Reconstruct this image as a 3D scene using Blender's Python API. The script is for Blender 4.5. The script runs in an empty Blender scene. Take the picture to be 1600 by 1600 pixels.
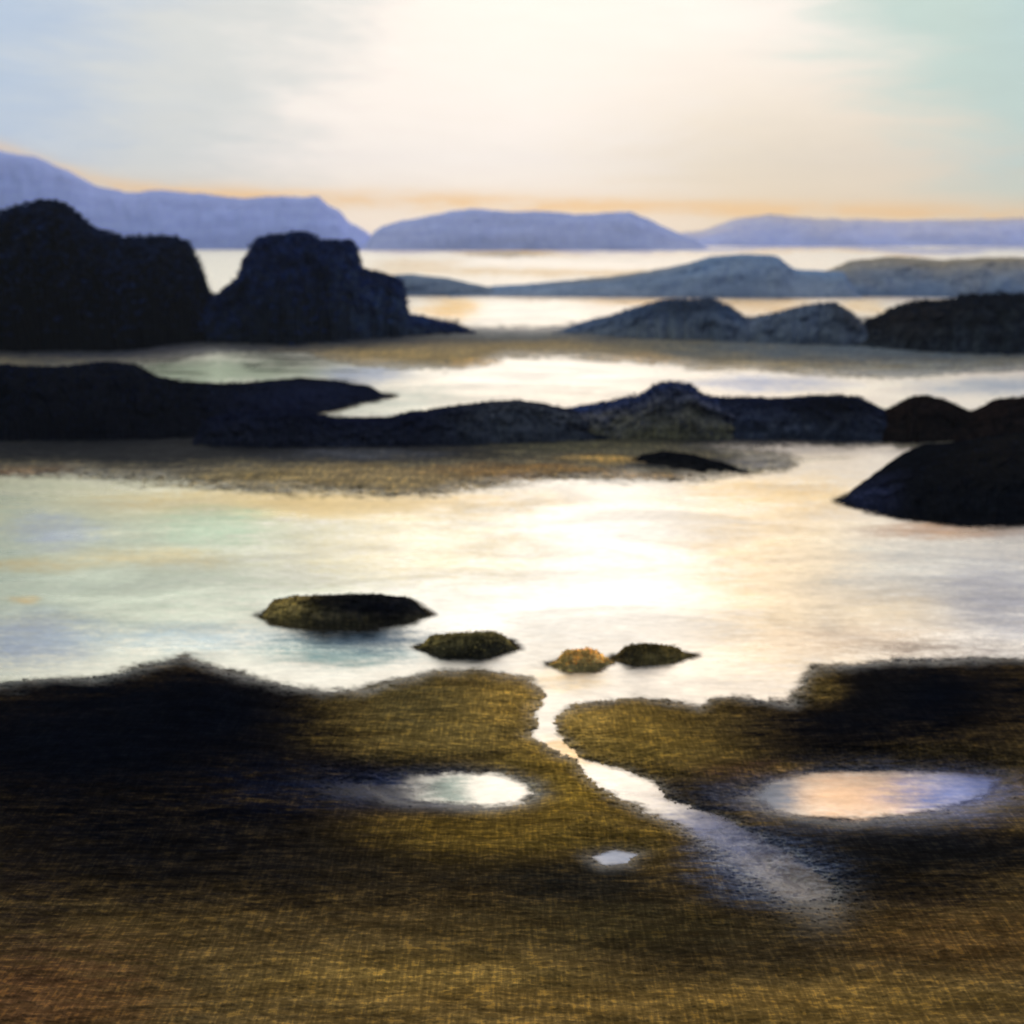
import bpy, math, random
import numpy as np
from mathutils import Vector

S = bpy.context.scene
COL = S.collection
R = math.radians
rng = np.random.default_rng(7)

# ------------------------------------------------------------------ camera
H = 20.0                       # eye height over the water, metres
F = 1600.0                     # focal length in photograph pixels
PITCH = math.atan(428.0 / F)   # horizon on row 372 of 1600
cam_d = bpy.data.cameras.new('camera')
cam = bpy.data.objects.new('camera', cam_d)
COL.objects.link(cam)
cam.location = (0, 0, H)
cam.rotation_euler = (math.pi / 2 - PITCH, 0, 0)
cam_d.sensor_width = 36.0
cam_d.lens = 36.0
cam_d.clip_start = 0.5
cam_d.clip_end = 30000
S.camera = cam
cam_d.dof.use_dof = True       # focus on the near sand, everything beyond it falls softly out of focus
cam_d.dof.focus_distance = 29.0
cam_d.dof.aperture_fstop = 0.036 / 0.19

# ------------------------------------------------------------------ view
S.view_settings.view_transform = 'Standard'
S.view_settings.look = 'None'
S.view_settings.exposure = 0.0
S.view_settings.gamma = 1.0
S.view_settings.use_curve_mapping = False
S.render.engine = 'CYCLES'
S.cycles.max_bounces = 5
S.cycles.volume_bounces = 1
S.cycles.use_denoising = True
S.cycles.caustics_reflective = False
S.cycles.caustics_refractive = False

SUN_AZ, SUN_EL = 0.05, 0.36    # radians, from +Y towards +X, over the horizon


def lin(c):
    c = np.asarray(c, dtype=float) / 255.0
    return np.where(c <= 0.04045, c / 12.92, ((c + 0.055) / 1.055) ** 2.4)


def L4(c, k=1.0):
    a = lin(c) * k
    return (float(a[0]), float(a[1]), float(a[2]), 1.0)


# ------------------------------------------------------------------ node helper
class NT:
    def __init__(s, tree):
        s.t = tree
        s.t.nodes.clear()

    def n(s, kind, **kw):
        nd = s.t.nodes.new(kind)
        for k, v in kw.items():
            setattr(nd, k, v)
        return nd

    def put(s, sock, v):
        if isinstance(v, (int, float)):
            sock.default_value = v
        elif isinstance(v, (tuple, list)):
            sock.default_value = v
        else:
            s.t.links.new(v, sock)

    def m(s, op, a, b=0.0, c=None, clamp=False):
        nd = s.n('ShaderNodeMath', operation=op, use_clamp=clamp)
        s.put(nd.inputs[0], a)
        s.put(nd.inputs[1], b)
        if c is not None:
            s.put(nd.inputs[2], c)
        return nd.outputs[0]

    def ss(s, v, a, b, lo=0.0, hi=1.0):
        nd = s.n('ShaderNodeMapRange', interpolation_type='SMOOTHSTEP')
        s.put(nd.inputs['Value'], v)
        s.put(nd.inputs['From Min'], a)
        s.put(nd.inputs['From Max'], b)
        s.put(nd.inputs['To Min'], lo)
        s.put(nd.inputs['To Max'], hi)
        return nd.outputs[0]

    def mix(s, f, a, b, mode='MIX'):
        nd = s.n('ShaderNodeMix', data_type='RGBA', blend_type=mode)
        s.put(nd.inputs[0], f)
        s.put(nd.inputs[6], a)
        s.put(nd.inputs[7], b)
        return nd.outputs[2]

    def comb(s, x, y, z):
        nd = s.n('ShaderNodeCombineXYZ')
        s.put(nd.inputs[0], x)
        s.put(nd.inputs[1], y)
        s.put(nd.inputs[2], z)
        return nd.outputs[0]

    def noise(s, vec, scale, detail=4.0, rough=0.55, dist=0.0):
        nd = s.n('ShaderNodeTexNoise')
        s.put(nd.inputs['Vector'], vec)
        s.put(nd.inputs['Scale'], scale)
        s.put(nd.inputs['Detail'], detail)
        s.put(nd.inputs['Roughness'], rough)
        s.put(nd.inputs['Distortion'], dist)
        return nd.outputs[0]

    def gauss(s, v, c, w):
        d = s.m('DIVIDE', s.m('SUBTRACT', v, c), w)
        return s.m('EXPONENT', s.m('MULTIPLY', s.m('MULTIPLY', d, d), -1.0))


# ------------------------------------------------------------------ world: low sun behind a thin bright veil
W = bpy.data.worlds.new('World')
S.world = W
W.use_nodes = True
w = NT(W.node_tree)
tc = w.n('ShaderNodeTexCoord')
sep = w.n('ShaderNodeSeparateXYZ')
w.put(sep.inputs[0], tc.outputs['Generated'])
dx, dy, dz = sep.outputs
az = w.m('ARCTAN2', dx, dy)
el = w.m('ARCSINE', dz)
u = w.m('DIVIDE', az, 0.463)
wob_c = w.comb(w.m('MULTIPLY', u, 1.2), w.m('MULTIPLY', el, 16.0), 0.0)
wob = w.m('SUBTRACT', w.noise(wob_c, 1.1, 5, 0.6, 0.6), 0.5)
fine_c = w.comb(w.m('ADD', w.m('MULTIPLY', u, 7.0), w.m('MULTIPLY', el, 9.0)), w.m('MULTIPLY', el, 90.0), 3.0)
fine = w.m('SUBTRACT', w.noise(fine_c, 1.0, 6, 0.65, 0.3), 0.5)
stroke_c = w.comb(w.m('ADD', w.m('MULTIPLY', u, 2.2), w.m('MULTIPLY', el, -12.0)), w.m('ADD', w.m('MULTIPLY', el, 34.0), w.m('MULTIPLY', u, 5.0)), 5.0)
stroke = w.m('SUBTRACT', w.noise(stroke_c, 1.0, 5, 0.6, 0.9), 0.5)
ub = w.m('ADD', w.m('ADD', w.m('ADD', u, w.m('MULTIPLY', stroke, 0.18)), w.m('MULTIPLY', wob, 0.6)), w.m('MULTIPLY', fine, 0.22))
CREAM = L4((255, 243, 231))
PALEGREEN = L4((216, 217, 212))
BLUEG = L4((184, 200, 220))
TEAL = L4((188, 210, 200))
BEIGE = L4((236, 218, 190))
ORANGE = L4((246, 184, 78))
col = CREAM
# left: pale green grey, then blue grey, leaning with height
ul = w.m('SUBTRACT', ub, w.m('MULTIPLY', w.m('MINIMUM', el, 0.4), 1.5))
col = w.mix(w.ss(ul, -0.42, -0.80), col, PALEGREEN)
col = w.mix(w.ss(ul, -0.78, -1.22), col, BLUEG)
# right: beige near the horizon, teal above a slanting edge
col = w.mix(w.m('MULTIPLY', w.ss(ub, 0.0, 0.5), w.ss(el, 0.20, 0.05)), col, BEIGE)
q = w.m('ADD', w.m('SUBTRACT', ub, 0.60), w.m('MULTIPLY', w.m('SUBTRACT', w.m('MINIMUM', el, 0.22), 0.12), 2.1))
col = w.mix(w.ss(q, -0.10, 0.30, 0.0, 0.95), col, TEAL)
col = w.mix(w.m('MULTIPLY', w.ss(u, 0.80, 1.05), w.ss(el, 0.08, 0.2, 0, 0.6)), col, L4((172, 204, 212)))
# higher up the veil turns pearl grey at the left and peach at the right, blue beyond
col = w.mix(w.m('MULTIPLY', w.ss(el, 0.20, 0.30), w.ss(ub, -0.15, -0.75)), col, L4((208, 214, 198)))
col = w.mix(w.m('MULTIPLY', w.ss(el, 0.19, 0.27), w.ss(ub, 0.25, 0.60)), col, L4((224, 212, 196)))
col = w.mix(w.m('MULTIPLY', w.ss(el, 0.24, 0.40, 0, 0.8), w.ss(ub, 0.70, 1.0)), col, L4((196, 202, 216)))
col = w.mix(w.m('MULTIPLY', w.ss(el, 0.42, 0.50), w.ss(u, 0.30, 0.50)), col, L4((240, 208, 176)))
col = w.mix(w.m('MULTIPLY', w.ss(el, 0.42, 0.50), w.ss(u, 0.85, 1.10)), col, L4((160, 172, 208)))
# warm band along the skyline
bc = w.m('ADD', w.m('SUBTRACT', 0.031, w.m('MULTIPLY', u, 0.012)), w.ss(u, -0.72, -1.05, 0.0, 0.036))
bw = w.m('ADD', 0.009, w.m('MULTIPLY', wob, 0.014))
band = w.gauss(w.m('ADD', el, w.m('MULTIPLY', fine, 0.006)), bc, bw)
band = w.m('MULTIPLY', band, w.ss(u, -1.25, -0.55, 0.25, 1.0))
band = w.m('MULTIPLY', band, w.ss(fine, -0.16, 0.10, 0.30, 1.0))
col = w.mix(w.m('MULTIPLY', band, 0.92, clamp=True), col, ORANGE)
col = w.mix(w.m('MULTIPLY', w.ss(el, 0.075, 0.02), 0.35), col, L4((238, 208, 160)))
# away from the sun the veil thins to a plain dim blue grey
sd = (math.sin(SUN_AZ) * math.cos(SUN_EL), math.cos(SUN_AZ) * math.cos(SUN_EL), math.sin(SUN_EL))
dt = w.n('ShaderNodeVectorMath', operation='DOT_PRODUCT')
w.put(dt.inputs[0], tc.outputs['Generated'])
dt.inputs[1].default_value = sd
dots = dt.outputs['Value']
away = w.ss(dots, 0.80, -0.3)
col = w.mix(w.m('MULTIPLY', away, 0.85), col, L4((118, 138, 172)))
glow = w.ss(dots, 0.90, 1.0, 1.0, 1.04)
dim = w.ss(dots, 0.75, -0.6, 1.0, 0.55)
lum = w.m('MULTIPLY', w.m('MULTIPLY', glow, dim), w.m('ADD', w.m('ADD', 1.0, w.m('MULTIPLY', fine, 0.12)), w.m('MULTIPLY', stroke, 0.06)))
lc = w.n('ShaderNodeVectorMath', operation='SCALE')
w.put(lc.inputs[0], col)
w.put(lc.inputs[3], lum)
sky = w.n('ShaderNodeTexSky', sky_type='NISHITA', sun_disc=False)
sky.sun_elevation = SUN_EL
sky.sun_rotation = SUN_AZ
bg1 = w.n('ShaderNodeBackground')
w.put(bg1.inputs[0], sky.outputs[0])
bg1.inputs[1].default_value = 0.06
bg2 = w.n('ShaderNodeBackground')
w.put(bg2.inputs[0], lc.outputs[0])
bg2.inputs[1].default_value = 1.12
ms = w.n('ShaderNodeMixShader')
ms.inputs[0].default_value = 0.92
w.put(ms.inputs[1], bg1.outputs[0])
w.put(ms.inputs[2], bg2.outputs[0])
wo = w.n('ShaderNodeOutputWorld')
w.put(wo.inputs[0], ms.outputs[0])

# ------------------------------------------------------------------ sun (veiled, so soft)
sl = bpy.data.lights.new('sun', 'SUN')
sl.energy = 0.5
sl.angle = R(55)
sl.color = (1.0, 0.92, 0.82)
so = bpy.data.objects.new('sun', sl)
COL.objects.link(so)
so.rotation_euler = Vector((-sd[0], -sd[1], -sd[2])).to_track_quat('-Z', 'Y').to_euler()
so.location = (40, 400, 300)

# ------------------------------------------------------------------ numpy noise
_T = rng.random((256, 256))


def vnoise(x, y, seed=0):
    x = np.asarray(x, float) + seed * 17.13
    y = np.asarray(y, float) + seed * 9.71
    xi = np.floor(x).astype(int)
    yi = np.floor(y).astype(int)
    fx = x - xi
    fy = y - yi
    fx = fx * fx * (3 - 2 * fx)
    fy = fy * fy * (3 - 2 * fy)
    a = _T[xi & 255, yi & 255]
    b = _T[(xi + 1) & 255, yi & 255]
    c = _T[xi & 255, (yi + 1) & 255]
    d = _T[(xi + 1) & 255, (yi + 1) & 255]
    return (a * (1 - fx) + b * fx) * (1 - fy) + (c * (1 - fx) + d * fx) * fy


def fbm(x, y, o=4, seed=0, g=0.5):
    s, a, t = 0.0, 1.0, 0.0
    for i in range(o):
        s = s + a * (vnoise(x, y, seed + i * 3) - 0.5)
        t += a
        a *= g
        x = x * 2.03
        y = y * 2.03
    return s / t * 2.0      # about -1..1


SP, CP = math.sin(PITCH), math.cos(PITCH)


def on_plane(px, py, z=0.0):
    """where the sight line of a photograph pixel meets the level z"""
    xn = (px - 800.0) / F
    yn = (800.0 - py) / F
    Y = CP + yn * SP
    Z = -SP + yn * CP
    t = (z - H) / Z
    return xn * t, Y * t, z + 0 * t


def at_depth(px, py, Yd):
    xn = (px - 800.0) / F
    yn = (800.0 - py) / F
    Y = CP + yn * SP
    Z = -SP + yn * CP
    t = Yd / Y
    return xn * t, Yd + 0 * t, H + Z * t


def grid_obj(name, X, Y, Z, color=None, wet=None, mat=None, parent=None, smooth=True):
    nr, nc = X.shape
    co = np.stack([X, Y, Z], -1).reshape(-1, 3).astype(np.float32)
    i = np.arange(nr * nc).reshape(nr, nc)
    q = np.stack([i[:-1, :-1], i[:-1, 1:], i[1:, 1:], i[1:, :-1]], -1).reshape(-1, 4)
    me = bpy.data.meshes.new(name)
    me.vertices.add(len(co))
    me.vertices.foreach_set('co', co.ravel())
    me.loops.add(q.size)
    me.loops.foreach_set('vertex_index', q.ravel().astype(np.int32))
    me.polygons.add(len(q))
    me.polygons.foreach_set('loop_start', (np.arange(len(q)) * 4).astype(np.int32))
    me.polygons.foreach_set('use_smooth', np.full(len(q), smooth))
    me.update(calc_edges=True)
    if color is not None:
        at = me.color_attributes.new('tone', 'FLOAT_COLOR', 'POINT')
        c4 = np.concatenate([color.reshape(-1, 3), (wet if wet is not None else np.zeros(X.shape)).reshape(-1, 1)], 1)
        at.data.foreach_set('color', c4.astype(np.float32).ravel())
    if mat:
        me.materials.append(mat)
    o = bpy.data.objects.new(name, me)
    COL.objects.link(o)
    if parent:
        o.parent = parent
    return o


def tag(o, label, cat, group=None):
    o['label'] = label
    o['category'] = cat
    if group:
        o['group'] = group
    return o


def structure(o):
    o['kind'] = 'structure'
    return o


# ------------------------------------------------------------------ materials
def land_material(name, ripple=1.0, spec=0.12, fleck=0.5, rip_scale=1.0, rough=0.85, k=1.0, fleck_col=(2.3, 2.0, 1.2), vary=1.0):
    """earth, rock and sand: own colour from the 'tone' attribute, grain and relief in world space"""
    m = bpy.data.materials.new(name)
    m.use_nodes = True
    t = NT(m.node_tree)
    at = t.n('ShaderNodeAttribute', attribute_name='tone')
    geo = t.n('ShaderNodeNewGeometry')
    sp = t.n('ShaderNodeSeparateXYZ')
    t.put(sp.inputs[0], geo.outputs['Position'])
    x, y, z = sp.outputs
    # long streaks across the slope
    c1 = t.comb(t.m('MULTIPLY', x, 0.35 * rip_scale), t.m('MULTIPLY', y, 1.6 * rip_scale), t.m('MULTIPLY', z, 2.5 * rip_scale))
    st = t.noise(c1, 1.0, 6, 0.65, 0.4)
    c2 = t.comb(t.m('MULTIPLY', x, 2.0 * rip_scale), t.m('MULTIPLY', y, 7.0 * rip_scale), t.m('MULTIPLY', z, 11.0 * rip_scale))
    c3 = t.comb(t.m('MULTIPLY', x, 9.0 * rip_scale), t.m('MULTIPLY', y, 1.3 * rip_scale), t.m('MULTIPLY', z, 3.0 * rip_scale))
    gr = t.m('ADD', t.m('MULTIPLY', t.noise(c2, 1.0, 3, 0.6, 0.2), 0.62), t.m('MULTIPLY', t.noise(c3, 1.0, 2, 0.5, 0.1), 0.38))
    v = t.ss(st, 0.30, 0.70, 1 - 0.38 * vary, 1 + 0.42 * vary)
    col = t.mix(1.0, at.outputs['Color'], t.comb(v, v, v), 'MULTIPLY')
    g2 = t.ss(gr, 0.40, 0.60, 1 - 0.30 * vary, 1 + 0.30 * vary)
    col = t.mix(1.0, col, t.comb(g2, g2, g2), 'MULTIPLY')
    fk = t.m('MULTIPLY', t.ss(gr, 0.535, 0.62), fleck)
    col = t.mix(fk, col, t.mix(1.0, col, (*fleck_col, 1), 'MULTIPLY'))
    p = t.n('ShaderNodeBsdfPrincipled')
    t.put(p.inputs['Base Color'], col)
    wet = at.outputs['Alpha']
    t.put(p.inputs['Roughness'], t.ss(wet, 0.0, 1.0, rough, 0.22))
    t.put(p.inputs['Specular IOR Level'], t.ss(wet, 0.0, 1.0, spec, 1.0))
    b = t.n('ShaderNodeBump')
    t.put(b.inputs['Strength'], t.ss(wet, 0.1, 0.8, 0.7 * ripple, 0.12 * ripple))
    b.inputs['Distance'].default_value = 0.06 / rip_scale
    t.put(b.inputs['Height'], t.m('ADD', t.m('MULTIPLY', gr, 0.6), st))
    t.put(p.inputs['Normal'], b.outputs[0])
    o = t.n('ShaderNodeOutputMaterial')
    t.put(o.inputs[0], p.outputs[0])
    return m


M_FORE = land_material('foreshore_sand_and_rock', 0.5, 0.0, 0.5, 1.0)
M_BANK = land_material('bank_sand', 0.8, 0.12, 0.6, 0.45)
M_ROCK = land_material('dark_rock', 0.8, 0.0, 0.35, 0.5, 0.95)
M_HEAD = land_material('headland_heath', 0.8, 0.0, 0.3, 0.22, 1.0)
M_SOFT = land_material('blue_grey_land', 0.06, 0.02, 0.1, 0.10, 1.0, vary=0.4)  # far islands in this material carry painted blue haze
M_HILL = land_material('hazed_hill', 0.04, 0.0, 0.0, 0.012, 1.0, vary=0.3)  # hill tones have the distance haze painted in


def water_material(name, silt=(0.50, 0.47, 0.40), refl=0.88, rough=0.36, tint=0.07, big=1.0, bump=0.12):
    m = bpy.data.materials.new(name)
    m.use_nodes = True
    t = NT(m.node_tree)
    geo = t.n('ShaderNodeNewGeometry')
    sp = t.n('ShaderNodeSeparateXYZ')
    t.put(sp.inputs[0], geo.outputs['Position'])
    x, y, z = sp.outputs
    c1 = t.comb(t.m('MULTIPLY', x, 0.07 / big), t.m('MULTIPLY', y, 0.16 / big), 0.0)
    n1 = t.noise(c1, 1.0, 6, 0.62, 0.8)
    c2 = t.comb(t.m('MULTIPLY', x, 0.11 / big), t.m('MULTIPLY', y, 0.2 / big), 7.0)
    n2 = t.noise(c2, 1.0, 5, 0.6, 0.6)
    c3 = t.comb(t.m('MULTIPLY', x, 1.1), t.m('MULTIPLY', y, 2.6), 1.0)
    n3 = t.noise(c3, 1.0, 5, 0.7, 0.2)
    warm = (0.90, 0.82, 0.68, 1)
    cool = (0.66, 0.74, 0.86, 1)
    at = t.n('ShaderNodeAttribute', attribute_name='tone')
    base = at.outputs['Color']
    col = t.mix(t.m('MULTIPLY', t.ss(n1, 0.50, 0.68), tint), base, warm)
    col = t.mix(t.m('MULTIPLY', t.ss(n2, 0.52, 0.70), tint), col, cool)
    g = t.ss(n3, 0.3, 0.7, 0.88, 1.06)
    col = t.mix(1.0, col, t.comb(g, g, g), 'MULTIPLY')
    gl = t.n('ShaderNodeBsdfGlossy')
    t.put(gl.inputs['Color'], col)
    t.put(gl.inputs['Roughness'], t.ss(n1, 0.35, 0.65, rough * 0.7, rough * 1.4))
    df = t.n('ShaderNodeBsdfDiffuse')
    t.put(df.inputs[0], t.mix(1.0, col, (*silt, 1), 'MULTIPLY'))
    b = t.n('ShaderNodeBump')
    b.inputs['Strength'].default_value = bump
    b.inputs['Distance'].default_value = 0.05
    t.put(b.inputs['Height'], n3)
    t.put(gl.inputs['Normal'], b.outputs[0])
    mx = t.n('ShaderNodeMixShader')
    mx.inputs[0].default_value = refl
    t.put(mx.inputs[1], df.outputs[0])
    t.put(mx.inputs[2], gl.outputs[0])
    # a thin film lets the sand under it show
    tr = t.n('ShaderNodeBsdfTransparent')
    m2 = t.n('ShaderNodeMixShader')
    t.put(m2.inputs[0], at.outputs['Alpha'])
    t.put(m2.inputs[1], tr.outputs[0])
    t.put(m2.inputs[2], mx.outputs[0])
    o = t.n('ShaderNodeOutputMaterial')
    t.put(o.inputs[0], m2.outputs[0])
    return m


M_WATER = water_material('sea_water')

# ------------------------------------------------------------------ water and seabed sheets
def sheet(name, z, x0, x1, y0, y1, mat, n=2):
    xs = np.linspace(x0, x1, n)
    ys = np.linspace(y0, y1, n)
    X, Y = np.meshgrid(xs, ys)
    return grid_obj(name, X, Y, X * 0 + z, mat=mat)




# ------------------------------------------------------------------ low land: heights laid over a plan
def poly_sd(px, py, poly):
    """signed distance to a polygon, positive inside (pixels of the photograph, rows stretched by 2)"""
    P = np.asarray(poly, float)
    Q = np.roll(P, -1, 0)
    d = np.full(px.shape, 1e9)
    ins = np.zeros(px.shape, bool)
    for (ax, ay), (bx, by) in zip(P, Q):
        ex, ey = bx - ax, (by - ay) * 2
        wx, wy = px - ax, (py - ay) * 2
        tt = np.clip((wx * ex + wy * ey) / (ex * ex + ey * ey + 1e-9), 0, 1)
        d = np.minimum(d, (wx - ex * tt) ** 2 + (wy - ey * tt) ** 2)
        c = (ay > py) != (by > py)
        with np.errstate(divide='ignore', invalid='ignore'):
            xi = ax + (py - ay) * (bx - ax) / (by - ay if by != ay else 1e-9)
        ins ^= c & (px < xi)
    d = np.sqrt(d) 
    return np.where(ins, d, -d)


def splat(px, py, base, blobs, seed, warp=40, wy=10, k=1.0, grain=0.55):
    """colour patches of sand, mud and rock, with painted reflections among them"""
    wx_ = fbm(px / 170, py / 45, 5, seed, 0.6) * warp
    wy_ = fbm(px / 150, py / 40, 5, seed + 40, 0.6) * wy
    x = px + wx_
    y = py + wy_
    dry = fbm(px / 9.0, py / 2.4, 3, seed + 60, 0.8) * 0.6 + fbm(px / 60, py / 4, 3, seed + 64, 0.7) * 0.8
    c = np.ones(px.shape + (3,)) * lin(base)
    for (cx, cy, rx, ry, rgb, a) in blobs:
        d = ((x - cx) / rx) ** 2 + ((y - cy) / ry) ** 2
        wgt = a * np.exp(-d ** 1.5)
        wgt = np.clip(wgt + grain * dry * wgt * (1 - wgt) * 4, 0, 1)[..., None]
        c = c * (1 - wgt) + lin(rgb) * wgt
    return c * k


def axis(a, b, step, pad_lo=(), pad_hi=()):
    return np.concatenate([np.array(pad_lo, float), np.arange(a, b, step), np.array(pad_hi, float)])


def low_land(name, xs, ys, polys, soft, amp, L, base, blobs, seed, mat, k=1.0, holes=(), rough_amp=0.03, wetf=None, edge_noise=(60, 16), relief=0.0, floor=-0.4, holes_soft=6, mound=()):
    px, py = np.meshgrid(xs, ys)
    s = np.full(px.shape, -1e9)
    for p in polys:
        s = np.maximum(s, poly_sd(px, py, p))
    wob = fbm(px / edge_noise[0], py / edge_noise[1], 4, seed, 0.55)
    fz = fbm(px / 6.0, py / 2.2, 3, seed + 5, 0.8)
    s2 = s + wob * soft * 0.75 + fz * soft * 0.35 + fbm(px / 22, py / 5, 3, seed + 31, 0.6) * soft * 0.3
    for p, sf in holes:
        s2 = np.minimum(s2, -poly_sd(px, py, p) * 0.8 + wob * 9 + fz * 3)
    h = np.where(s2 > 0, amp * (1 - np.exp(-s2 / L)), np.maximum(s2 * amp / L, floor))
    for (cx, cy, rx, ry, hh) in mound:
        d = ((px - cx) / rx) ** 2 + ((py - cy) / ry) ** 2
        h = h + np.where(s2 > 0, np.clip(s2 / 60, 0, 1) * hh * np.exp(-d), 0)
    if relief:
        h = h + relief * fbm(px / 120, py / 35, 5, seed + 11, 0.6) * np.clip(s2 / 80, 0, 1)
    h = h + rough_amp * fz * (s2 > -10)
    X, Y, Z = on_plane(px, py, h)
    c = splat(px, py, base, blobs, seed + 20, k=k)
    wet = np.clip(1 - np.abs(s2) / 30.0, 0, 1) * 0.6
    if wetf is not None:
        wet = np.maximum(wet, wetf(px, py))
    return grid_obj(name, X, Y, Z, c, wet, mat)


# ---- foreground shore
shore = [(-700, 1090), (-200, 1085), (0, 1072), (80, 1060), (150, 1060), (240, 1038), (290, 1026), (340, 1046), (400, 1062), (450, 1074),
         (500, 1084), (560, 1080), (620, 1062), (680, 1048), (760, 1050), (820, 1062), (846, 1085), (836, 1118), (832, 1148), (856, 1168),
         (895, 1190), (935, 1228), (975, 1252), (1020, 1272), (1060, 1294), (1095, 1318), (1130, 1346), (1180, 1384), (1235, 1412), (1300, 1412), (1312, 1384), (1262, 1348), (1210, 1316), (1150, 1284), (1090, 1262), (1048, 1246),
         (1010, 1216), (960, 1200), (905, 1178), (876, 1150), (872, 1124), (888, 1106), (920, 1096), (1000, 1090), (1060, 1096),
         (1095, 1106), (1112, 1092), (1160, 1088), (1235, 1100), (1258, 1066), (1272, 1040), (1330, 1040), (1400, 1032), (1500, 1030),
         (1600, 1030), (1900, 1020), (2400, 1010), (2400, 4000), (-700, 4000)]
pool_a = [(560, 1222), (640, 1206), (720, 1202), (780, 1204), (820, 1216), (838, 1240), (820, 1258), (765, 1264), (690, 1260), (610, 1250)]
pool_b = [(1165, 1245), (1205, 1216), (1290, 1202), (1400, 1200), (1500, 1202), (1575, 1212), (1560, 1240), (1500, 1262), (1430, 1276), (1330, 1286), (1250, 1280), (1200, 1268)]
pool_c = [(920, 1338), (960, 1327), (1000, 1334), (984, 1352), (940, 1352)]
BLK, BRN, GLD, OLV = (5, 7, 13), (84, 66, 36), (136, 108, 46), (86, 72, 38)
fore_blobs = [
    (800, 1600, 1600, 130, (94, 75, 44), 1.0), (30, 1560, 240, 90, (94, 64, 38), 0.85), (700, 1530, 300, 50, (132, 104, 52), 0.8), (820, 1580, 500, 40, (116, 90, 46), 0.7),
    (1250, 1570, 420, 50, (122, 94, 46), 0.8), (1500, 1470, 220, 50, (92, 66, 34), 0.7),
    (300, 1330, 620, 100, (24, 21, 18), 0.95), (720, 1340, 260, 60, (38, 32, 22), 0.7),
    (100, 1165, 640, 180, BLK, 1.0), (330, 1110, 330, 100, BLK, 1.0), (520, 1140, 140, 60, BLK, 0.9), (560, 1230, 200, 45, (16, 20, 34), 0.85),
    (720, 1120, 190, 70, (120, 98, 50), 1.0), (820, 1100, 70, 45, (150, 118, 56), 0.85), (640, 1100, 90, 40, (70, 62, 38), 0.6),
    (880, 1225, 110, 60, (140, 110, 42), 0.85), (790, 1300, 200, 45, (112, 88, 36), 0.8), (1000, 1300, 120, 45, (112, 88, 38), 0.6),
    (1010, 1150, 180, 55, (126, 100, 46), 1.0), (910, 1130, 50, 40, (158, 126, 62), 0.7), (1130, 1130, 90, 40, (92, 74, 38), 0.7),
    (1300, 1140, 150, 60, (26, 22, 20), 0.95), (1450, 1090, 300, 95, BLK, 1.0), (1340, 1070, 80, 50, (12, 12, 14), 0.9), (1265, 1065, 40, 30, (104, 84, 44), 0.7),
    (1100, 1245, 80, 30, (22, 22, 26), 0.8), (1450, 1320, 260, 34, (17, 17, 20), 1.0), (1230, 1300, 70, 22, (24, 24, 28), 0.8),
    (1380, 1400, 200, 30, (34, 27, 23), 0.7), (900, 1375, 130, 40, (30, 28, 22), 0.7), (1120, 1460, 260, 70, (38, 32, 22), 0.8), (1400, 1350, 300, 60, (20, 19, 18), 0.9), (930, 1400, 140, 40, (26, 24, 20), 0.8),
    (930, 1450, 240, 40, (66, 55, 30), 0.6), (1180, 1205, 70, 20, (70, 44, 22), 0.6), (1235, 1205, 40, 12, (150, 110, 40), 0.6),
    (1215, 1365, 100, 46, (70, 76, 92), 0.9), (1120, 1310, 50, 20, (90, 92, 110), 0.8), (660, 1232, 130, 30, (22, 30, 56), 0.95), (770, 1236, 70, 24, (90, 96, 96), 0.8), (1370, 1244, 220, 44, (74, 76, 92), 0.9), (1500, 1240, 90, 34, (50, 62, 110), 0.9), (1160, 1335, 80, 36, (84, 88, 104), 0.9),  # blue and grey blobs paint sky sheen at stream end and pools
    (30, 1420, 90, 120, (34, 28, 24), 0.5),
]


def fore_wet(px, py):
    n = fbm(px / 60, py / 16, 4, 77, 0.6) * 0.5
    tt = np.clip(((px - 1090) * 190 + (py - 1290) * 120) / (190 ** 2 + 120 ** 2), 0, 1)
    dd = np.hypot(px - 1090 - tt * 190, (py - 1290 - tt * 120) * 1.3) / (30 + 34 * tt)
    d = (np.maximum(dd + n * 0.7, 0)) ** 2
    e = ((px - 640) / 130) ** 2 + ((py - 1230) / 28) ** 2
    f = ((px - 1380) / 240) ** 2 + ((py - 1244) / 52) ** 2
    g = ((px - 750) / 105) ** 2 + ((py - 1236) / 36) ** 2
    return np.clip(np.exp(-d) * 0.95 * (1 - 0.35 * tt) + np.exp(-e) * 0.65 + np.exp(-f ** 2) * 0.7 + np.exp(-g ** 2) * 0.7, 0, 1)


xs = axis(-60, 1660, 1.75, (-680, -560, -460, -380, -310, -250, -200, -160, -120, -90), (1690, 1720, 1760, 1810, 1870, 1950, 2040, 2150, 2280))
ys = axis(1000, 1640, 1.5, (930, 950, 965, 978, 990), (1645, 1655, 1670, 1700, 1750, 1820, 1920, 2100, 2400, 2900, 3600))
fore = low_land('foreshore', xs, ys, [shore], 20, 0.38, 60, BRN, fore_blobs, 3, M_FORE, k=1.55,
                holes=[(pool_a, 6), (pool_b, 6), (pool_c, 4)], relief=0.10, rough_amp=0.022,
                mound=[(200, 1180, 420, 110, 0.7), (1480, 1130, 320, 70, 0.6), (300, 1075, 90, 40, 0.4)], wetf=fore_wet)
structure(fore)

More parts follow.
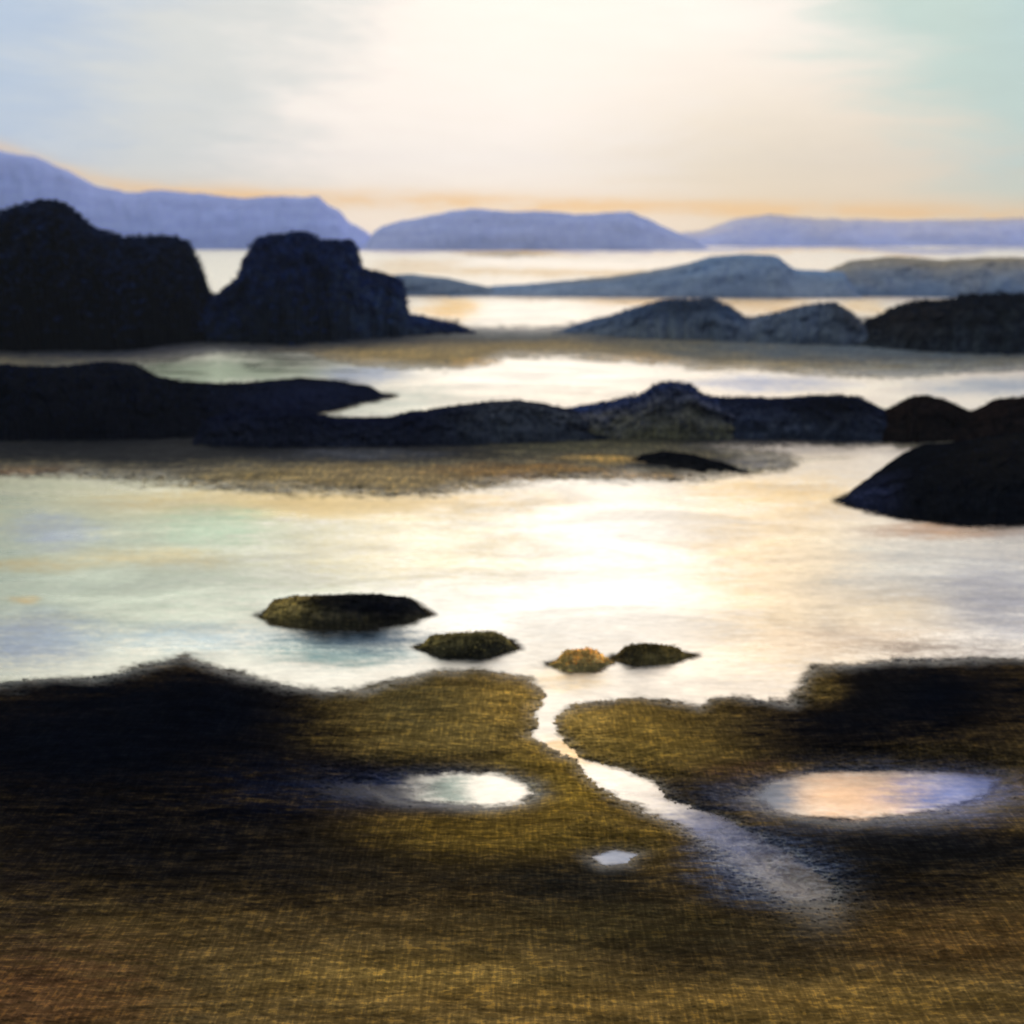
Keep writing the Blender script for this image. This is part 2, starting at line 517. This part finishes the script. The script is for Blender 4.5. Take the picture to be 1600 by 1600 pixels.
# ---- middle distance banks
bank_mid = [(-500, 640), (-100, 640), (0, 650), (300, 655), (600, 662), (900, 655), (1600, 650), (2200, 650), (2200, 700), (1600, 692), (1400, 690), (1200, 688), (1080, 694),
            (1150, 706), (1225, 714), (1222, 727), (1120, 738), (1050, 744), (960, 742), (850, 747), (720, 757), (680, 770), (550, 767),
            (400, 762), (250, 747), (100, 737), (0, 742), (-200, 745), (-500, 745)]
mid_blobs = [(350, 690, 620, 38, (12, 14, 20), 1.0), (800, 676, 1200, 30, (24, 26, 34), 1.0), (250, 705, 420, 14, (60, 60, 64), 0.9), (120, 734, 330, 12, (128, 118, 98), 0.9), (500, 750, 260, 18, (146, 124, 80), 0.9), (40, 742, 90, 12, (120, 84, 44), 0.7),
             (650, 750, 200, 18, (138, 116, 78), 0.9), (820, 735, 140, 12, (150, 112, 62), 0.7), (900, 690, 180, 20, (98, 92, 62), 0.7),
             (260, 700, 560, 34, (12, 14, 20), 0.95), (650, 680, 260, 16, (22, 26, 40), 0.9), (1060, 722, 120, 10, (26, 30, 34), 1.0),
             (1180, 722, 60, 8, (120, 112, 104), 0.8), (1300, 675, 320, 20, (28, 28, 32), 0.95), (950, 715, 60, 6, (176, 138, 72), 0.8),
             (560, 712, 120, 10, (56, 58, 66), 0.7), (1000, 742, 90, 7, (140, 110, 70), 0.7)]
xs = axis(-60, 1660, 2.0, (-480, -350, -250, -170, -110), (1700, 1780, 1880, 2000, 2150))
structure(low_land('sandbank', xs, axis(630, 790, 1.3), [bank_mid], 26, 0.30, 40, (110, 100, 76), mid_blobs, 51, M_BANK, k=1.6, relief=0.08, rough_amp=0.04))

bank_far = [(-500, 505), (0, 505), (600, 500), (680, 503), (745, 514), (850, 516), (900, 510), (960, 500), (1600, 500), (2200, 500), (2200, 600), (1600, 572), (1500, 582), (1400, 586),
            (1300, 584), (1230, 580), (1180, 574), (1100, 574), (1060, 566), (960, 560), (860, 554), (790, 556), (720, 574), (640, 572), (560, 566), (480, 548), (330, 548), (250, 560),
            (0, 572), (-500, 575)]
far_blobs = [(800, 512, 1200, 24, (44, 50, 58), 1.0), (200, 545, 400, 26, (52, 54, 62), 0.95), (100, 515, 300, 14, (26, 26, 30), 1.0), (500, 528, 260, 12, (42, 46, 54), 0.9),
             (620, 556, 160, 14, (158, 132, 84), 1.0), (820, 545, 160, 12, (140, 118, 78), 0.9), (800, 522, 120, 10, (100, 100, 96), 0.8),
             (1000, 562, 80, 10, (178, 140, 80), 0.8), (1120, 540, 160, 14, (92, 92, 82), 0.7), (1220, 570, 200, 14, (164, 140, 96), 0.9),
             (1400, 545, 340, 26, (70, 82, 92), 0.95), (1480, 580, 240, 14, (120, 122, 118), 0.8), (750, 568, 60, 10, (190, 150, 84), 0.8)]
structure(low_land('sandbank', xs, axis(494, 612, 1.0), [bank_far], 12, 0.5, 40, (120, 108, 82), far_blobs, 83, M_BANK, k=1.5, relief=0.1, rough_amp=0.06))

# ---- the water itself, tone set by silt and shallows, plus painted reflections and glare
wx = axis(-100, 1700, 3.0, (-3000, -1800, -1100, -700, -450, -300, -200), (1800, 1900, 2050, 2300, 2700, 3400, 4600))
wy = np.concatenate([[382.6, 383.2, 384, 385, 387], np.arange(390, 1480, 2.0), [1500, 1600, 1800, 2200, 3000, 5000]])
wpx, wpy = np.meshgrid(wx, wy)
wX, wY, wZ = on_plane(wpx, wpy, 0.0)
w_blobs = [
    (880, 880, 400, 150, (255, 254, 250), 1.0), (880, 585, 260, 22, (255, 252, 246), 0.9), (820, 488, 110, 18, (255, 252, 246), 0.9), (820, 412, 200, 8, (255, 250, 242), 0.8),  # broad white blob paints the bright glare in mid water
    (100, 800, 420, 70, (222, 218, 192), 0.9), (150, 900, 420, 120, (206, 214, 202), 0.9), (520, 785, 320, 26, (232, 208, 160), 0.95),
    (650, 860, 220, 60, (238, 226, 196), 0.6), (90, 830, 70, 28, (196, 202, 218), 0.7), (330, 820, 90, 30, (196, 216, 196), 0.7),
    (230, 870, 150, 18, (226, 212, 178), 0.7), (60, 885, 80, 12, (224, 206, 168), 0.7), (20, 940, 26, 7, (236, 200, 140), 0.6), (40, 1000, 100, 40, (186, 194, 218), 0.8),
    (300, 1000, 200, 22, (190, 206, 220), 0.6), (540, 1016, 130, 26, (140, 168, 170), 0.8), (560, 996, 120, 22, (74, 92, 112), 0.95),  # last two blobs paint the large islet's reflection
    (1240, 900, 160, 150, (240, 222, 188), 0.75), (1200, 770, 160, 26, (236, 214, 172), 0.6), (1480, 900, 220, 90, (206, 208, 206), 0.8), (1480, 830, 110, 14, (206, 176, 150), 0.8),  # last blob paints the tan reflection under the rock wedge
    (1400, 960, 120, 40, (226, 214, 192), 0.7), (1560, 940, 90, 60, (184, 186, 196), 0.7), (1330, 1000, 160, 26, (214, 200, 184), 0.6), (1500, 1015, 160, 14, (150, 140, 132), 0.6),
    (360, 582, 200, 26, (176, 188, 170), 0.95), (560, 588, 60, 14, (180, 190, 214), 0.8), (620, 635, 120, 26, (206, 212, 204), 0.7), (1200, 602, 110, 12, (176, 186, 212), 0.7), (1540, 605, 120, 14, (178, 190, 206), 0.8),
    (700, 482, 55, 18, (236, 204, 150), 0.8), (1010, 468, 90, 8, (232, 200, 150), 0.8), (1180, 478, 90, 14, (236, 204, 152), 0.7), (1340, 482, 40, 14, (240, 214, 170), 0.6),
    (640, 415, 70, 12, (226, 206, 176), 0.7), (900, 425, 240, 6, (226, 204, 168), 0.7), (1300, 387, 500, 6, (176, 180, 210), 0.9), (700, 392, 300, 4, (206, 196, 206), 0.8), (1000, 466, 400, 4, (200, 190, 180), 0.8), (1250, 395, 200, 3, (236, 210, 170), 0.6), (800, 397, 90, 4, (220, 186, 130), 0.8),  # lavender blobs paint the hills' reflection on the far water
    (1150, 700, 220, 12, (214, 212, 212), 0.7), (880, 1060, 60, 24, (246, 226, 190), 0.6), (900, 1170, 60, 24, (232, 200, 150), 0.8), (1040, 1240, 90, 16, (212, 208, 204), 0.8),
    (1120, 1310, 110, 50, (134, 144, 182), 0.95), (1345, 1242, 130, 46, (238, 206, 174), 0.95),  # peach and blue pool tints paint in the reflected sky
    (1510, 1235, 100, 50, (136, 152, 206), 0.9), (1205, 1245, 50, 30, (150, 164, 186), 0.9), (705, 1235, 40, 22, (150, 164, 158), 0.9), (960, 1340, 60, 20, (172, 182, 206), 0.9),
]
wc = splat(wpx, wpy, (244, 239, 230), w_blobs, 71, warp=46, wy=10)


def cover_of(px, py):
    """1 over deep water, falling to 0 where it thins to a film over sand and rock"""
    dry = fbm(px / 9.0, py / 3.0, 3, 91, 0.8) + fbm(px / 70, py / 9, 4, 95, 0.65) * 1.4
    c = np.ones(px.shape)

    def near(x0, x1, y0, y1):
        return (px > x0) & (px < x1) & (py > y0) & (py < y1)

    def ramp(v):
        v = np.clip(v, 0, 1)
        return v * v * (3 - 2 * v)
    m = near(-900, 2600, 960, 1500)
    x, y, n = px[m], py[m], dry[m]
    d = -poly_sd(x, y, shore)
    neck = (y > 1075) & (x > 800) & (x < 1200)
    low_ = np.clip((y - 1230) / 120, 0, 1) * neck
    body = ramp((d + n * (9 + 10 * low_) + np.where(neck, 12 - 12 * low_, 2)) / (20 + 16 * low_))
    tt = ((x - 1090) * 190 + (y - 1290) * 120) / (190 ** 2 + 120 ** 2)
    body = body * np.where(y > 1120, 1 - 0.93 * ramp((tt + 0.55 + n * 0.14) / 1.25), 1)
    pa = ramp((poly_sd(x, y, pool_a) + n * 8) / 22) * ramp((x - 600 + n * 20) / 150)
    pb = ramp((poly_sd(x, y, pool_b) + n * 9) / 24) * (1 - 0.5 * ramp((1290 - x + n * 12) / 110)) * (1 - 0.45 * ramp((x - 1490) / 90))
    pc = ramp((poly_sd(x, y, pool_c) + n * 3 + 2) / 12) * 0.85
    c[m] = np.maximum.reduce([body, pa, pb, pc])
    for P, wd, y0, y1 in ((bank_mid, 34, 620, 810), (bank_far, 20, 490, 620)):
        m = near(-900, 2600, y0, y1)
        d = -poly_sd(px[m], py[m], P)
        c[m] = np.minimum(c[m], ramp((d + dry[m] * wd * 0.45 + 2) / wd))
    for P in shallows:
        a = np.array(P)
        m = near(a[:, 0].min() - 30, a[:, 0].max() + 30, a[:, 1].min() - 20, a[:, 1].max() + 20)
        d = -poly_sd(px[m], py[m], P)
        c[m] = np.minimum(c[m], ramp((d + dry[m] * 5) / 14))
    return c


shallows = [
    [(402, 962), (460, 940), (640, 938), (674, 960), (640, 974), (560, 982), (480, 982), (425, 974)],
    [(650, 1011), (710, 996), (798, 1000), (810, 1012), (750, 1031), (690, 1028)],
    [(856, 1037), (915, 1022), (960, 1034), (930, 1047), (888, 1048)],
    [(950, 1029), (1010, 1014), (1086, 1024), (1040, 1037), (988, 1040)],
    [(1306, 782), (1420, 740), (2100, 720), (2100, 818), (1500, 820), (1400, 808), (1345, 794)],
    [(1040, 660), (2100, 660), (2100, 700), (1545, 694), (1410, 692), (1180, 690)],
    [(360, 640), (470, 625), (600, 616), (614, 618), (560, 632), (500, 647), (420, 668)],
    [(900, 522), (1000, 515), (1400, 515), (1400, 540), (1230, 540), (1000, 534)],
]
wcov = cover_of(wpx, wpy)
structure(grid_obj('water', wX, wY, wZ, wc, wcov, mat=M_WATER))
structure(low_land('seabed', axis(-100, 1700, 12, (-3000, -1500, -700, -300), (1900, 2400, 4600)), np.concatenate([[383.5, 386], np.arange(390, 1480, 6.0), [1600, 1900, 2600, 5000]]), [[(-9, -9), (-8, -9), (-8, -8)]], 0.1, 0.5, 1.0, (92, 80, 52),
          [(1300, 690, 500, 40, (34, 32, 34), 0.9), (1500, 790, 260, 50, (40, 34, 32), 0.9), (550, 960, 200, 60, (60, 66, 60), 0.8), (450, 640, 200, 30, (24, 28, 38), 0.9), (1100, 530, 300, 20, (60, 66, 68), 0.8)], 66, M_BANK, k=1.6, rough_amp=0.0, floor=-0.55))


# ---- thin bars on the far water
def bar(cx, cy, rx, ry, rgb, seed, h=0.35):
    n = 40
    poly = [(cx + rx * math.cos(a), cy + ry * math.sin(a) * (0.8 + 0.3 * math.sin(3 * a + seed))) for a in np.linspace(0, 2 * math.pi, n, endpoint=False)]
    xx = np.arange(cx - rx * 1.2, cx + rx * 1.2, max(1.3, rx / 90))
    yy = np.linspace(cy - ry * 1.7, cy + ry * 1.7, 40)
    return low_land('sand_bar', xx, yy, [poly], 10, h, 30, rgb, [], seed, M_BANK, k=1.1, rough_amp=h * 0.15, edge_noise=(70, 6), floor=-h)


# ------------------------------------------------------------------ raised land: ridges, knolls, rocks
def ridge(name, crest, foot, kdepth, col_top, col_low, seed, mat, step=2.0, rows=26, crag=2.0, face=0.12, k=1.0, blobs=(), power=0.8, back=1.6, fuzz=0, fuzz_size=0.35, fuzz_col=None, sink=0.5, parent_kind=None):
    crest = np.asarray(crest, float)
    foot = np.asarray(foot, float)
    x0, x1 = crest[0, 0], crest[-1, 0]
    px = np.arange(x0, x1 + step, step)
    yc = np.interp(px, crest[:, 0], crest[:, 1])
    ker = np.ones(max(3, int(9 / step)) | 1)
    ker /= ker.sum()
    pad = len(ker) // 2
    yc = np.convolve(np.pad(yc, pad, mode='edge'), ker, 'valid')
    yf = np.interp(px, foot[:, 0], foot[:, 1])
    yc = yc + crag * fbm(px / 22, px * 0 + seed, 4, seed, 0.65)
    yf = yf + 2.2 * fbm(px / 14, px * 0 + seed + 4, 4, seed + 1, 0.7) * (yf > 480)
    wd = np.maximum(yf - yc, 0.8)
    if x0 > -50:
        wd = wd * np.clip((px - x0) / 26, 0.0, 1) ** 0.6
    if x1 < 1650:
        wd = wd * np.clip((x1 - px) / 26, 0.0, 1) ** 0.6
    yc = yf - np.maximum(wd, 0.4)
    fx, fy, fz = on_plane(px, yf, 0.0)
    # a low stretch gets a shallow body, a tall one the full depth
    row = (800.0 - yc) / F
    zr = -SP + row * CP
    lim = np.where(zr < -1e-4, (-H / np.minimum(zr, -1e-4)) * (CP + row * SP) / fy, 50.0)
    kcol = np.minimum(kdepth, 1 + 0.55 * (lim - 1))
    cx, cy, cz = at_depth(px, yc, fy * kcol)
    cz = np.maximum(cz, 0.0)
    t = np.linspace(0, 1, rows)[:, None]
    zt = np.sin(t * math.pi / 2) ** power
    X = fx + (cx - fx) * t
    Y = fy + (cy - fy) * t
    Z = cz * zt - sink * (1 - t) ** 8
    t2 = np.linspace(0, 1, 12)[1:, None]
    X2 = cx + (cx - fx) * t2 * back
    Y2 = cy + (cy - fy) * t2 * back
    Z2 = (cz + sink) * np.cos(t2 * math.pi / 2) - sink
    X = np.vstack([X, X2])
    Y = np.vstack([Y, Y2])
    Z = np.vstack([Z, Z2])
    T = np.vstack([t + 0 * cx, 1 + t2 + 0 * cx])
    PX = np.broadcast_to(px, X.shape)
    scale = np.median(fy) / F            # metres per pixel there
    env = np.clip(1 - np.abs(T - 0.5) * 2, 0, 1) ** 0.5
    env2 = np.where(T > 1, np.clip(2 - T, 0, 1), 0)
    nz = fbm(PX / 26, T * 5, 5, seed + 3, 0.6)
    Z = Z + (env + env2 * 0.5) * nz * face * np.minimum(cz, 60) 
    Y = Y - env * np.abs(fbm(PX / 34, T * 3, 4, seed + 9, 0.6)) * (cy - fy) * min(0.5, face * 4)
    # rock, heath and foot sand colours; far land carries painted haze
    n = fbm(PX / 60, T * 4, 5, seed + 13, 0.6)
    m = np.clip(T * 1.15 + n * 0.35, 0, 1)[..., None]
    C = lin(col_low) * (1 - m) + lin(col_top) * m
    for (bx, bt, rx, rt, rgb, a) in blobs:
        d = ((PX + n * 30 - bx) / rx) ** 2 + ((T + n * 0.2 - bt) / rt) ** 2
        wg = (a * np.exp(-d ** 1.5))[..., None]
        C = C * (1 - wg) + lin(rgb) * wg
    C = C * k
    o = grid_obj(name, X, Y, Z, C, np.zeros(X.shape), mat)
    if fuzz:
        r = np.random.default_rng(seed)
        nr, nc = X.shape
        jj = r.integers(0, nc - 1, fuzz)
        wgt = cz[jj]
        jj = jj[r.random(fuzz) < np.clip(wgt / (np.percentile(cz, 70) + 1e-6), 0.1, 1)]
        nf = len(jj)
        ii = np.minimum((r.random(nf) ** 0.6 * (rows + 3)).astype(int), nr - 2)
        P = np.stack([X[ii, jj], Y[ii, jj], Z[ii, jj]], -1) + r.normal(0, fuzz_size * 0.6, (nf, 3))
        P[:, 2] += np.abs(r.normal(0, fuzz_size * 0.5, nf))
        tri = P[:, None, :] + r.normal(0, fuzz_size, (nf, 3, 3)) * np.array([1.2, 1.0, 0.7])
        me = bpy.data.meshes.new('scrub')
        me.from_pydata(tri.reshape(-1, 3).tolist(), [], np.arange(nf * 3).reshape(-1, 3).tolist())
        at = me.color_attributes.new('tone', 'FLOAT_COLOR', 'POINT')
        cc = np.repeat((lin(fuzz_col or col_top) * k)[None] * r.uniform(0.6, 1.5, (nf, 1)), 3, 0)
        at.data.foreach_set('color', np.concatenate([cc, np.zeros((nf * 3, 1))], 1).astype(np.float32).ravel())
        me.materials.append(mat)
        s = bpy.data.objects.new('scrub', me)
        COL.objects.link(s)
        s.parent = o
        s['kind'] = 'stuff'
    return o


# far hills, lavender haze painted into their colour
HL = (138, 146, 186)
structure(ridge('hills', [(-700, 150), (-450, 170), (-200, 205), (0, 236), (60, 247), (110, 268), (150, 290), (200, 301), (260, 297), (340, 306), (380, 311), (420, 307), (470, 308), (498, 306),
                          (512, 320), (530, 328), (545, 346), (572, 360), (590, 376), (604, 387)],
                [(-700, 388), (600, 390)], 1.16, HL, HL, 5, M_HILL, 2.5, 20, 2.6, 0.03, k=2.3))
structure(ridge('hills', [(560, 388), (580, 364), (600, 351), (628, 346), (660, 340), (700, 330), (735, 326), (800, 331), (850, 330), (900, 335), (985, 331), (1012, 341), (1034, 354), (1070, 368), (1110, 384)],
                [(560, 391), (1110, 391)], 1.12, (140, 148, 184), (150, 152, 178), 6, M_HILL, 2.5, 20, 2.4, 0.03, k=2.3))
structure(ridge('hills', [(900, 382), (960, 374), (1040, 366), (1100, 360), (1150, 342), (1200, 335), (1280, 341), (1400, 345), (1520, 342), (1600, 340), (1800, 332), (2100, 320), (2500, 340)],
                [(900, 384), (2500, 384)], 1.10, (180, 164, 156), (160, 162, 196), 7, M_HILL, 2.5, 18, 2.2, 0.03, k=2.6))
tag(bar(820, 398, 90, 3.5, (186, 156, 112), 21), 'thin tan sand bar under the lavender hills in the centre', 'sand bar')
tag(ridge('low_island', [(560, 440), (600, 432), (640, 428), (700, 435), (760, 448), (800, 458)], [(560, 462), (800, 463)], 1.06, (104, 118, 134), (112, 122, 134), 22, M_SOFT, 2.0, 16, 1.2, 0.08, k=1.5),
    'small flat blue grey island beside the stepped navy bluff', 'island')

# middle ridge on the right, blue haze painted into its colour
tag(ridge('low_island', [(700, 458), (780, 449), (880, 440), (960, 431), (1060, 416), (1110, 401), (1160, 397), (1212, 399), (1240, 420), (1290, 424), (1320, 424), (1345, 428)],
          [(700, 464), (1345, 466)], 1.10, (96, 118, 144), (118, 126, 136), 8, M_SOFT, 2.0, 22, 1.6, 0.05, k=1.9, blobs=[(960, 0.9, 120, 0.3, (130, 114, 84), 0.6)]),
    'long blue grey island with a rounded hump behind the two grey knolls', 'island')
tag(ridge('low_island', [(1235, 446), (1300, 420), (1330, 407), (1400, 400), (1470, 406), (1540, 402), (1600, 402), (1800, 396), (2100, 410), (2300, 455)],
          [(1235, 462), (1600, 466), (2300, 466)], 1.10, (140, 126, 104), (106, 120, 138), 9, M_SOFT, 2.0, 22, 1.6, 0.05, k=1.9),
    'low grey island with tan tops at the right, behind the black bluff', 'island')

# left headlands
NAVY = (30, 52, 92)
tag(ridge('headland', [(-560, 330), (-350, 300), (-150, 318), (0, 350), (30, 332), (70, 321), (105, 322), (128, 346), (150, 364), (200, 376), (250, 372), (288, 378), (304, 400),
                       (318, 430), (326, 458), (350, 480), (380, 510)],
          [(-560, 556), (0, 552), (200, 550), (380, 528)], 1.16, (13, 16, 24), (18, 20, 26), 10, M_HEAD, 1.6, 40, 3.0, 0.12, k=0.75, fuzz=34000, fuzz_size=0.42, fuzz_col=(30, 46, 84),
          blobs=[(60, 0.5, 200, 0.5, (8, 9, 12), 0.9)], power=0.6),
    'tall black headland at the left edge, highest of the dark bluffs', 'headland')
tag(ridge('headland', [(300, 505), (330, 470), (362, 450), (382, 432), (392, 398), (404, 378), (440, 370), (482, 368), (505, 381), (548, 379), (558, 390), (561, 420), (592, 430),
                       (624, 440), (634, 460), (637, 496), (680, 503), (740, 515)],
          [(300, 536), (450, 540), (640, 528), (740, 522)], 1.13, NAVY, (30, 38, 50), 11, M_HEAD, 1.6, 36, 2.6, 0.12, k=1.0, fuzz=26000, fuzz_size=0.36, fuzz_col=(30, 52, 104), power=0.6,
          blobs=[(590, 0.4, 60, 0.5, (62, 80, 104), 0.7)]),
    'steep navy blue bluff with a stepped right shoulder, right of the tall black headland', 'headland')

# right knolls
tag(ridge('knoll', [(860, 520), (940, 500), (1000, 481), (1040, 470), (1110, 467), (1140, 480), (1165, 498), (1200, 508), (1230, 520)],
          [(860, 522), (1000, 532), (1230, 538)], 1.10, (62, 80, 106), (88, 94, 98), 12, M_SOFT, 1.6, 24, 2.2, 0.08, k=1.6, fuzz=5000, fuzz_size=0.22, fuzz_col=(60, 78, 102),
          blobs=[(1080, 0.8, 60, 0.4, (30, 36, 44), 0.8)]),
    'slate grey knoll with a long low slope running left into bright water', 'knoll')
tag(ridge('knoll', [(1130, 512), (1165, 502), (1200, 494), (1250, 480), (1305, 474), (1322, 484), (1345, 502), (1370, 520)],
          [(1130, 538), (1370, 544)], 1.09, (80, 92, 110), (78, 86, 94), 13, M_SOFT, 1.6, 22, 2.0, 0.08, k=1.6, fuzz=3500, fuzz_size=0.20, fuzz_col=(78, 90, 106),
          blobs=[(1310, 0.7, 30, 0.5, (42, 38, 32), 0.8)]),
    'smaller grey knoll between the slate knoll and the black bluff', 'knoll')
tag(ridge('headland', [(1330, 520), (1352, 502), (1376, 494), (1400, 480), (1440, 471), (1480, 472), (1500, 463), (1560, 460), (1620, 462), (1800, 450), (2050, 470), (2200, 540)],
          [(1330, 546), (1500, 556), (2200, 560)], 1.12, (20, 23, 30), (52, 60, 68), 14, M_HEAD, 1.6, 30, 2.4, 0.14, k=1.0, fuzz=14000, fuzz_size=0.28, fuzz_col=(24, 32, 48),
          blobs=[(1420, 0.6, 70, 0.5, (40, 30, 22), 0.6)]),
    'black flat topped bluff at the right edge beside the small grey knoll', 'headland')

# middle dark band of rock
tag(ridge('rock_spit', [(-500, 560), (-200, 568), (0, 573), (90, 576), (160, 568), (208, 571), (238, 590), (280, 601), (350, 606), (430, 601), (520, 602), (580, 607), (612, 616)],
          [(-500, 690), (0, 694), (300, 688), (420, 668), (500, 644), (560, 630), (612, 619)], 1.13, (9, 11, 16), (18, 20, 28), 15, M_ROCK, 1.6, 36, 2.4, 0.08, k=1.2, fuzz=14000, fuzz_size=0.12, fuzz_col=(22, 30, 56), blobs=[(500, 0.6, 140, 0.7, (22, 28, 52), 0.8), (160, 0.8, 90, 0.4, (24, 26, 34), 0.7)], power=0.7),  # fuzz colour paints a blue rim light on the edges
    'long black rock spit tapering from the left edge to a point in the inlet', 'rock')
tag(ridge('rock_ledge', [(300, 660), (380, 645), (450, 640), (520, 655), (600, 656), (640, 646), (685, 640), (740, 632), (800, 626), (850, 632), (885, 641), (930, 650), (960, 662)],
          [(300, 700), (500, 704), (700, 700), (960, 690)], 1.06, (15, 20, 40), (30, 34, 46), 16, M_ROCK, 1.6, 26, 1.8, 0.12, k=1.3, fuzz=4000, fuzz_size=0.10, power=0.7,
          blobs=[(830, 0.4, 110, 0.7, (70, 74, 80), 0.85)]),
    'dark blue ledge with a wavy top below the inlet, left of the peaked rock', 'rock')
tag(ridge('rock_ledge', [(860, 648), (920, 636), (960, 629), (1000, 621), (1022, 604), (1052, 598), (1082, 603), (1100, 618), (1140, 630), (1180, 646)],
          [(860, 690), (1180, 688)], 1.07, (40, 54, 96), (104, 98, 72), 17, M_ROCK, 1.5, 26, 1.8, 0.12, k=1.5, fuzz=5000, fuzz_size=0.12, fuzz_col=(40, 48, 72), power=0.7),
    'bluish rock with a peaked hump in the middle of the dark band', 'rock')
tag(ridge('rock_ledge', [(1080, 640), (1110, 624), (1150, 622), (1200, 626), (1280, 620), (1340, 621), (1366, 634), (1390, 648), (1410, 664)],
          [(1080, 686), (1410, 690)], 1.07, (24, 30, 54), (56, 62, 74), 18, M_ROCK, 1.5, 26, 1.6, 0.12, k=1.3, fuzz=4000, fuzz_size=0.10, power=0.7,
          blobs=[(1300, 0.7, 70, 0.5, (16, 16, 20), 0.9)]),
    'flat topped dark ledge between the peaked rock and the brown humps', 'rock')
tag(ridge('rock_ledge', [(1360, 656), (1395, 638), (1425, 622), (1452, 620), (1485, 630), (1508, 641), (1530, 655), (1545, 668)],
          [(1360, 690), (1545, 692)], 1.06, (30, 20, 18), (36, 28, 25), 19, M_ROCK, 1.5, 24, 1.6, 0.12, fuzz=2500, fuzz_size=0.09, power=0.7),
    'small brown black hump of rock, left of the one at the right edge', 'rock')
tag(ridge('rock_ledge', [(1490, 664), (1530, 642), (1555, 627), (1600, 622), (1700, 610), (1850, 625), (2000, 660)],
          [(1490, 694), (2000, 700)], 1.07, (28, 19, 17), (34, 26, 24), 20, M_ROCK, 1.5, 24, 1.6, 0.12, fuzz=3000, fuzz_size=0.09, power=0.7),
    'brown black rock cut by the right edge, end of the dark band', 'rock')
tag(ridge('rock_spit', [(1306, 781), (1340, 764), (1372, 748), (1420, 724), (1460, 713), (1500, 706), (1545, 696), (1600, 686), (1750, 676), (1950, 700), (2100, 760)],
          [(1306, 783), (1345, 790), (1400, 802), (1500, 814), (1600, 812), (2100, 810)], 1.16, (12, 14, 20), (20, 22, 28), 23, M_ROCK, 1.6, 34, 2.0, 0.08, k=0.9, fuzz=9000, fuzz_size=0.07, fuzz_col=(28, 34, 52), blobs=[(1350, 0.5, 50, 0.7, (44, 50, 78), 0.8), (1560, 0.8, 90, 0.4, (30, 27, 24), 0.7)], power=0.7),
    'black wedge of rock pointing left from the right edge over pale water', 'rock')

# islets
for args in [
    (([(402, 962), (420, 944), (460, 935), (520, 932), (580, 931), (630, 937), (660, 948), (674, 960)], [(402, 964), (430, 972), (500, 980), (580, 978), (640, 970), (674, 961)], 1.03,
      (22, 20, 16), (64, 56, 36), 24), [(440, 0.6, 50, 0.8, (104, 88, 48), 0.9), (600, 0.6, 90, 0.7, (10, 11, 15), 1.0)],
     'large black and olive rock islet, leftmost of the four in pale water'),
    (([(650, 1010), (668, 995), (710, 992), (770, 990), (798, 998), (810, 1010)], [(650, 1012), (690, 1026), (750, 1029), (810, 1014)], 1.02,
      (84, 74, 42), (34, 32, 24), 25), [(770, 0.6, 40, 0.7, (30, 28, 20), 0.9)],
     'olive brown rock islet, second from the left, dark at its foot'),
    (([(858, 1036), (880, 1020), (915, 1016), (950, 1022), (958, 1034)], [(858, 1038), (890, 1046), (930, 1045), (958, 1036)], 1.015,
      (160, 134, 76), (140, 120, 72), 26), [],
     'pale golden islet nearest the mouth of the stream'),
    (([(952, 1028), (975, 1011), (1010, 1008), (1050, 1012), (1084, 1023)], [(952, 1030), (990, 1038), (1040, 1035), (1084, 1025)], 1.015,
      (74, 62, 32), (92, 78, 44), 27), [(980, 0.6, 30, 0.8, (28, 26, 22), 0.9)],
     'thin olive islet, rightmost of the four in pale water'),
]:
    (cr, ft, kd, ct, cl, sd_), bl, lab = args
    tag(ridge('rock_islet', cr, ft, kd, ct, cl, sd_, M_ROCK, 1.2, 22, 1.4, 0.16, k=3.0, blobs=bl, fuzz=2600, fuzz_size=0.045, power=0.7, sink=0.25), lab, 'islet', 'rock islets in the pale water')

tag(ridge('rock_ledge', [(975, 718), (1005, 712), (1040, 709), (1075, 713), (1120, 722), (1170, 735)], [(975, 721), (1020, 730), (1080, 737), (1170, 738)], 1.05,
          (16, 18, 24), (34, 34, 34), 29, M_ROCK, 1.4, 18, 1.4, 0.12, k=0.9, fuzz=1500, fuzz_size=0.08, power=0.7),
    'thin black ledge at the tip of the tan sandbank, below the peaked rock', 'rock')

# ------------------------------------------------------------------ haze over the whole bay
def haze():
    me = bpy.data.meshes.new('haze')
    x0, x1, y0, y1, z0, z1 = -11000, 11000, -200, 4300, -2.5, 330
    v = [(x, y, z) for z in (z0, z1) for y in (y0, y1) for x in (x0, x1)]
    f = [(0, 2, 3, 1), (4, 5, 7, 6), (0, 1, 5, 4), (2, 6, 7, 3), (0, 4, 6, 2), (1, 3, 7, 5)]
    me.from_pydata(v, [], f)
    m = bpy.data.materials.new('haze_air')
    m.use_nodes = True
    t = NT(m.node_tree)
    p = t.n('ShaderNodeVolumePrincipled')
    p.inputs['Color'].default_value = (0.74, 0.83, 1.0, 1)
    p.inputs['Density'].default_value = 0.0001
    p.inputs['Anisotropy'].default_value = 0.35
    o = t.n('ShaderNodeOutputMaterial')
    t.put(o.inputs['Volume'], p.outputs[0])
    me.materials.append(m)
    ob = bpy.data.objects.new('haze', me)
    COL.objects.link(ob)
    ob['kind'] = 'stuff'


haze()
